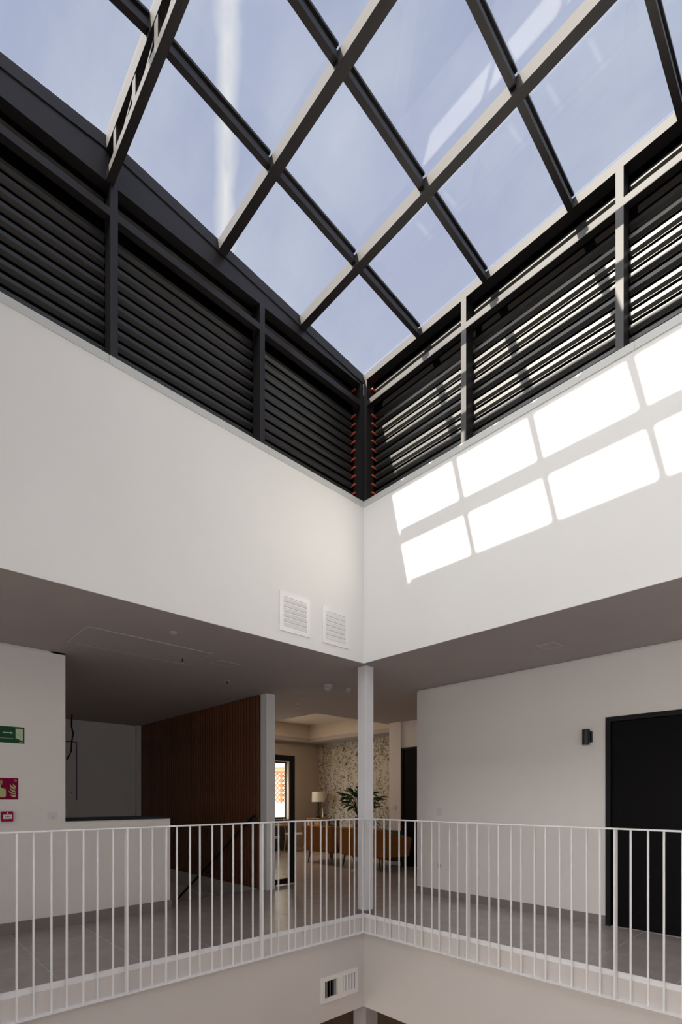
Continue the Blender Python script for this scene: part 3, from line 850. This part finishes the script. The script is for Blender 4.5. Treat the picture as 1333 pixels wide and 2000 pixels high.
# stairs going down and their handrail
st = thing('staircase', (-3.6, -0.64, -3.2), 'concrete stairs going down beside the slat wall', 'stairs')
for k in range(13):
    B(-2.302-0.28*(k+1), -2.302-0.28*k, -1.30, 0.137, -0.178*(k+1)-0.18, -0.178*(k+1)).build('step', tile_m, st)
hr = thing('stair_handrail', (-3.5, 0.06, 0.0), 'black sloping handrail on the slat wall going down the stairs', 'handrail')
MB().tube([(-2.245, 0.085, 1.045), (-2.25, 0.06, 1.075), (-2.30, 0.05, 1.075), (-4.80, 0.05, -0.515)], 0.021, 10).build('rail', blackmetal, hr)
for bx_ in (-2.32, -3.72, -4.7):
    bz = 1.075+(bx_+2.30)*0.636
    MB().tube([(bx_, 0.05, bz-0.015), (bx_, 0.05, bz-0.07), (bx_, 0.07, bz-0.085), (bx_, 0.105 if bz > 0.06 else 0.139, bz-0.085)], 0.008).build('rail_bracket', blackmetal, hr)

# ---------------------------------------------------------------- things on the gallery ceilings
def ceil_panel(x0, x1, y0, y1, label, mt, name, cat, lip=0.012):
    s = thing(name, ((x0+x1)/2, (y0+y1)/2, ZC), label, cat)
    B(x0+lip, x1-lip, y0+lip, y1-lip, ZC-0.004, ZC).build('panel', mt, s)
    z0, z1 = ZC-0.006, ZC
    MB().box(x0, x1, y0, y0+lip, z0, z1).box(x0, x1, y1-lip, y1, z0, z1).box(x0, x0+lip, y0+lip, y1-lip, z0, z1).box(x1-lip, x1, y0+lip, y1-lip, z0, z1).build('panel_frame', cplastic, s)
ceil_panel(-1.42, -0.81, -2.68, -1.43, 'large flush access panel with thin white edges on the left gallery ceiling', ceil_m, 'ceiling_access_panel', 'panel')
ceil_panel(-1.175, -0.985, -1.275, -1.010, 'small square grey grille on the left gallery ceiling', mat('grille_grey', (0.40, 0.37, 0.37), 0.7), 'ceiling_grille', 'grille')
ceil_panel(1.655, 1.835, 0.77, 0.975, 'small square grille on the right gallery ceiling', ceil_m, 'ceiling_grille', 'grille')
def detector(x, y, r, h, label):
    s = thing('smoke_detector', (x, y, ZC-h), label, 'detector')
    MB().lathe((x, y, ZC-h*0.45), [(r, 0), (r, h*0.45)], 20).build('detector_base', cplastic, s)
    MB().lathe((x, y, ZC-h), [(r*0.55, 0), (r*0.8, h*0.12), (r*0.8, h*0.25), (r*0.45, h*0.27), (r*0.45, h*0.40), (r*0.9, h*0.42), (r*0.9, h*0.55)], 20).build('detector_head', cplastic, s)
detector(-1.079, 0.426, 0.062, 0.075, 'large white smoke detector on the ceiling just left of the corner column')
detector(-1.075, 0.80, 0.045, 0.045, 'flat white detector on the ceiling, nearest the corner column')
detector(-2.45, 0.98, 0.050, 0.055, 'white detector on the ceiling in front of the lounge coffer')
detector(-0.441, -2.045, 0.030, 0.022, 'small white detector on the left gallery ceiling, beside the access panel')
def sprinkler(x, y, label):
    s = thing('sprinkler', (x, y, ZC-0.06), label, 'sprinkler')
    MB().lathe((x, y, ZC-0.008), [(0.035, 0), (0.035, 0.008)], 16).build('rosette', cplastic, s)
    MB().cyl((x, y, ZC-0.055), 0.007, 0.047, 'z', 8).build('sprinkler_stem', blackmetal, s)
    MB().cyl((x, y, ZC-0.06), 0.017, 0.005, 'z', 12).build('deflector', cplastic, s)
sprinkler(-1.181, -1.60, 'small ceiling sprinkler beside the end of the access panel')
sprinkler(-1.788, -0.693, 'small ceiling sprinkler in front of the slat wall')

# ---------------------------------------------------------------- lounge
def glass_door():
    s = thing('glass_door', (-2.29, 0.5, 0.0), 'black framed glass door leaf standing open beside the white column', 'door')
    x0, x1 = -2.32, -2.275
    y0, y1 = 0.288, 0.80
    zt = 2.0
    for n, b in (('stile', (x0, x1, y1-0.072, y1, 0.02, zt)), ('stile', (x0, x1, y0, y0+0.06, 0.02, zt)),
                 ('top_rail', (x0, x1, y0+0.06, y1-0.072, zt-0.085, zt)), ('bottom_rail', (x0, x1, y0+0.06, y1-0.072, 0.02, 0.10))):
        B(*b).build(n, black_m, s)
    B(-2.302, -2.294, y0+0.06, y1-0.072, 0.10, zt-0.085).build('pane', doorglass, s)
    B(-2.31, -2.285, y0+0.1, y0+0.16, 0.0, 0.02).build('pivot', blackmetal, s)
glass_door()

def armchair(x0, x1, y, label, m, zt=0.775):
    """seen from behind: back at y, seat towards +y"""
    s = thing('armchair', ((x0+x1)/2, y+0.4, 0.0), label, 'armchair')
    d = 0.80; zb = 0.235; tp = 0.05
    MB().hexa([(x0+tp, y+0.05, zb), (x1-tp, y+0.05, zb), (x1-tp, y+0.18, zb), (x0+tp, y+0.18, zb)],
              [(x0, y-0.03, zt), (x1, y-0.03, zt), (x1, y+0.11, zt), (x0, y+0.11, zt)]).build('backrest', m, s, bevel=0.035, seg=3)
    for a, b, c, e in ((x0, x0+0.13, x0+tp, x0+tp+0.12), (x1-0.13, x1, x1-tp-0.12, x1-tp)):
        MB().hexa([(c, y+0.12, zb), (e, y+0.12, zb), (e, y+d-0.03, zb), (c, y+d-0.03, zb)],
                  [(a, y+0.06, zt-0.02), (b, y+0.06, zt-0.02), (b, y+d, 0.60), (a, y+d, 0.60)]).build('armrest', m, s, bevel=0.03, seg=3)
    B(x0+0.14, x1-0.14, y+0.13, y+d-0.02, zb+0.01, 0.44).build('seat', m, s, bevel=0.03, seg=3)
    for lx, ly, ox, oy in ((x0+0.16, y+0.12, -0.03, -0.04), (x1-0.16, y+0.12, 0.03, -0.04), (x0+0.16, y+d-0.12, -0.03, 0.04), (x1-0.16, y+d-0.12, 0.03, 0.04)):
        MB().tube([(lx, ly, zb+0.02), (lx+ox, ly+oy, 0.0)], [0.022, 0.011], 10).build('leg', walnut, s)
    return s
armchair(-4.42, -3.42, 2.66, 'mustard velvet armchair seen from behind, the left one of the pair in the lounge', mustard)
armchair(-3.36, -2.06, 2.66, 'mustard velvet armchair seen from behind, the right one, half hidden by the corner column', mustard)
def teal_seat():
    s = thing('lounge_seat', (-2.69, 3.55, 0), 'low teal seat with a pale band beside the right mustard armchair', 'seat')
    B(-2.98, -2.40, 3.48, 3.62, 0.10, 0.40).build('seat_base', walnut, s, bevel=0.01)
    B(-2.98, -2.40, 3.48, 3.62, 0.40, 0.50).build('cushion_band', mat('pale_fabric', (0.30, 0.31, 0.32), 0.9), s, bevel=0.02)
    B(-2.98, -2.40, 3.48, 3.62, 0.50, 0.70).build('cushion', teal, s, bevel=0.04)
    for lx in (-2.94, -2.44):
        for ly in (3.50, 3.60):
            MB().cyl((lx, ly, 0), 0.015, 0.105, 'z', 8).build('leg', walnut, s)
teal_seat()
def lamp():
    cx, cy = -6.42, 4.86
    t = thing('lamp_cabinet', (cx, cy, 0), 'small oak cabinet under the lamp in the lounge corner', 'cabinet')
    B(cx-0.24, cx+0.24, cy-0.18, cy+0.18, 0.12, 0.785).build('cabinet_body', oak, t)
    B(cx-0.26, cx+0.26, cy-0.20, cy+0.20, 0.785, 0.815).build('cabinet_top', oak, t)
    B(cx+0.241, cx+0.255, cy-0.17, cy+0.17, 0.15, 0.765).build('door', oak, t)
    for a in (-0.2, 0.2):
        for b in (-0.14, 0.14):
            MB().cyl((cx+a, cy+b, 0), 0.018, 0.125, 'z', 8).build('leg', walnut, t)
    s = thing('table_lamp', (cx, cy, 0.815), 'table lamp with a cream drum shade and dark stem in the lounge corner', 'lamp')
    MB().lathe((cx, cy, 0.815), [(0.075, 0), (0.075, 0.02), (0.03, 0.05), (0.022, 0.09)], 20).build('base', blackmetal, s)
    MB().cyl((cx, cy, 0.90), 0.018, 0.40, 'z', 12).build('stem', blackmetal, s)
    MB().lathe((cx, cy, 1.245), [(0.180, 0), (0.172, 0.275), (0.168, 0.275), (0.176, 0.0)], 28).build('lamp_shade', linen, s, smooth=False)
lamp()
def plant_table():
    cx, cy = -4.15, 4.35
    t = thing('console_table', (-5.5, 4.3, 0), 'thin dark console table behind the mustard armchairs', 'table')
    B(-5.85, -5.15, 4.1, 4.5, 0.79, 0.815).build('table_top', walnut, t)
    for lx in (-5.8, -5.2):
        for ly in (4.15, 4.45):
            MB().tube([(lx, ly, 0.79), (lx, ly, 0)], [0.02, 0.014], 8).build('leg', walnut, t)
    px_, py_ = -4.25, 4.25
    q = thing('plant_stand', (px_, py_, 0), 'dark round plant stand hidden behind the corner column', 'table')
    MB().lathe((px_, py_, 0.62), [(0.22, 0), (0.22, 0.025)], 24).build('stand_top', walnut, q)
    MB().lathe((px_, py_, 0), [(0.15, 0), (0.15, 0.02), (0.03, 0.04), (0.025, 0.62)], 20).build('stand_stem', walnut, q)
    p = thing('potted_plant', (px_, py_, 0.645), 'potted plant with broad dark green leaves behind the corner column', 'plant')
    MB().lathe((px_, py_, 0.645), [(0.09, 0), (0.13, 0.10), (0.12, 0.22), (0.09, 0.27), (0.08, 0.27), (0.09, 0.2)], 20).build('pot', vase_m, p)
    rnd = random.Random(5)
    for k in range(46):
        an = 2*math.pi*((k*0.618) % 1.0)
        rad = 0.12+0.30*rnd.random()
        zz = 1.33+rnd.uniform(-0.20, 0.16)-0.10*(rad > 0.33)
        base = Vector((px_+0.03*math.cos(an), py_+0.03*math.sin(an), 0.90))
        tip0 = Vector((px_+rad*math.cos(an), py_+rad*math.sin(an), zz))
        MB().tube([base, base*0.45+tip0*0.55+Vector((0, 0, 0.07)), tip0], 0.006, 6).build('stem', leafm, p)
        dirv = Vector((math.cos(an+rnd.uniform(-.5, .5)), math.sin(an+rnd.uniform(-.5, .5)), rnd.uniform(-0.35, 0.75))).normalized()
        # broad folded leaf
        ax = dirv
        sidev = ax.cross(Vector((0, 0, 1))).normalized()
        nrm = sidev.cross(ax).normalized()
        LL = rnd.uniform(0.24, 0.34); WW = LL*0.30
        m = MB(); prev = None
        N = 7
        for i in range(N+1):
            t_ = i/N
            c = tip0+ax*(LL*t_)-Vector((0, 0, 1))*(0.05*t_*t_)
            w = WW*math.sin(math.pi*min(1, 0.06+0.94*t_))**0.8
            m.v += [tuple(c+sidev*w+nrm*w*0.35), tuple(c), tuple(c-sidev*w+nrm*w*0.35)]
            if i:
                b = 3*i
                m.f += [[b-3, b-2, b+1, b], [b-2, b-1, b+2, b+1]]
        m.build('leaf', leafm, p)
plant_table()
def dining_chair(x, y, rot, label):
    s = thing('dining_chair', (x, y, 0), label, 'chair')
    def R(px_, py_, pz): 
        c, n = math.cos(rot), math.sin(rot)
        return (x+px_*c-py_*n, y+px_*n+py_*c, pz)
    MB().hexa([R(-.21, -.21, .43), R(.21, -.21, .43), R(.21, .21, .43), R(-.21, .21, .43)], [R(-.22, -.22, .465), R(.22, -.22, .465), R(.22, .22, .465), R(-.22, .22, .465)]).build('seat', plastic, s)
    MB().hexa([R(-.20, .20, .60), R(.20, .20, .60), R(.20, .225, .60), R(-.20, .225, .60)], [R(-.20, .23, .82), R(.20, .23, .82), R(.20, .25, .82), R(-.20, .25, .82)]).build('backrest', oak, s)
    for a, b in ((-1, -1), (1, -1), (-1, 1), (1, 1)):
        MB().tube([R(.18*a, .18*b, .43), R(.22*a, .23*b, 0)], [0.02, 0.013], 8).build('leg', oak, s)
    for a in (-1, 1):
        MB().tube([R(.17*a, .19*1, .45), R(.17*a, .235, .80)], 0.014, 8).build('back_post', oak, s)
dining_chair(-5.55, 2.55, 1.9, 'oak chair with a white seat seen through the glass door')
dining_chair(-6.1, 3.75, 2.5, 'oak chair with a white seat left of the mustard armchairs')
sb = thing('sideboard', (-6.62, 2.9, 0), 'long black sideboard with a reddish wooden top under the lounge window', 'cabinet')
B(-6.80, -6.45, 1.6, 4.05, 0.06, 0.625).build('cabinet_body', black_m, sb)
B(-6.80, -6.43, 1.59, 4.06, 0.625, 0.675).build('cabinet_top', oak, sb)
B(-6.78, -6.50, 1.65, 4.0, 0.0, 0.06).build('plinth', black_m, sb)
for k in range(4):
    B(-6.449, -6.435, 1.61+0.61*k, 1.61+0.61*k+0.60, 0.08, 0.61).build('door', black_m, sb)
def downlight(x, y, z, label, on=True):
    s = thing('ceiling_downlight', (x, y, z), label, 'lamp')
    MB().lathe((x, y, z-0.012), [(0.095, 0), (0.10, 0.004), (0.10, 0.012)], 24).build('trim_ring', plastic, s)
    MB().cyl((x, y, z-0.014), 0.08, 0.003, 'z', 24).build('diffuser', lampglow, s)
    ld = bpy.data.lights.new('downlight_beam', 'AREA'); ld.shape = 'DISK'; ld.size = 0.16; ld.energy = 22; ld.color = (1.0, 0.74, 0.48)
    lo = bpy.data.objects.new('downlight_beam', ld); COL.objects.link(lo); lo.location = (x, y, z-0.02)
downlight(-5.05, 2.75, 3.30, 'glowing round downlight inside the lounge ceiling coffer')

# ---------------------------------------------------------------- outside the lounge window
struct(B(-40, -7.1, -30, 30, -0.35, -0.05).build('ground_outside', pave))
OD = Vector((-0.803, 0.596, 0)); OS = Vector((0.596, 0.803, 0))      # away from the window, and sideways
def oxy(d, u): return CAM+OD*d+OS*u
def obox(m, d0, d1, u0, u1, z0, z1):
    q = [(d0, u0), (d1, u0), (d1, u1), (d0, u1)]
    return m.hexa([(*oxy(*p).xy, z0) for p in q], [(*oxy(*p).xy, z1) for p in q])
D0 = 19.5
tag(obox(MB(), D0, D0+0.2, -6, 6, -0.05, 1.15).build('garden_wall', facade), 'low white terrace wall outside the lounge window', 'wall')
ls = thing('lattice_screen', (*oxy(D0+0.1, 0).xy, 1.15), 'terracotta lattice screen standing on the terrace wall outside', 'screen')
m = MB()
for k in range(-42, 42):
    u = 0.15*k
    for sg in (1, -1):
        ub = u+sg*0.9; dd = D0+0.08+0.012*sg
        pa = [(dd, u-0.024), (dd+0.02, u-0.024), (dd+0.02, u+0.024), (dd, u+0.024)]
        pb = [(dd, ub-0.024), (dd+0.02, ub-0.024), (dd+0.02, ub+0.024), (dd, ub+0.024)]
        m.hexa([(*oxy(*p).xy, 1.19) for p in pa], [(*oxy(*p).xy, 2.30) for p in pb])
tag(m.build('lattice', terra, ls), kind='stuff')
for k in range(-4, 5):
    obox(MB(), D0+0.02, D0+0.14, 1.3*k-0.04, 1.3*k+0.04, 1.15, 2.36).build('post', terra, ls)
obox(MB(), D0+0.03, D0+0.13, -6, 6, 2.30, 2.38).build('rail', terra, ls)
D1 = 27.0
hb = thing('house', (*oxy(D1, 0).xy, -0.05), 'cream house across the street seen through the lounge window', 'building')
obox(MB(), D1, D1+6, -9, 9, -0.05, 7.5).build('wall', facade, hb)
obox(MB(), D1-0.25, D1, -9, 9, 2.98, 3.06).build('cornice', facade, hb)
for k in range(-3, 4):
    w = obox(MB(), D1-0.03, D1, 1.5*k-0.35, 1.5*k+0.35, 3.16, 4.6).build('window', mat('shutter_blue', (0.55, 0.60, 0.62), 0.6), hb)
    obox(MB(), D1-0.04, D1-0.031, 1.5*k-0.29, 1.5*k+0.29, 3.22, 4.55).build('pane', mat('window_dark', (0.30, 0.36, 0.40), 0.2), w)

# ---------------------------------------------------------------- repeats share a group
GROUPS = {'armchair': 'pair of mustard armchairs', 'wall_vent': 'square vents on the left white wall', 'column': 'slim white columns',
          'smoke_detector': 'detectors on the gallery ceiling', 'sprinkler': 'sprinklers on the gallery ceiling', 'railing': 'gallery railings',
          'light_switch': 'white light switches', 'louvre_screen': 'louvre screens under the glass roof', 'dining_chair': 'oak chairs in the lounge',
          'wall_coping': 'metal copings on the atrium walls', 'ceiling_grille': 'square ceiling grilles'}
for o in COL.objects:
    if o.parent is None and o.get('label') and o.name.split('.')[0] in GROUPS:
        o['group'] = GROUPS[o.name.split('.')[0]]
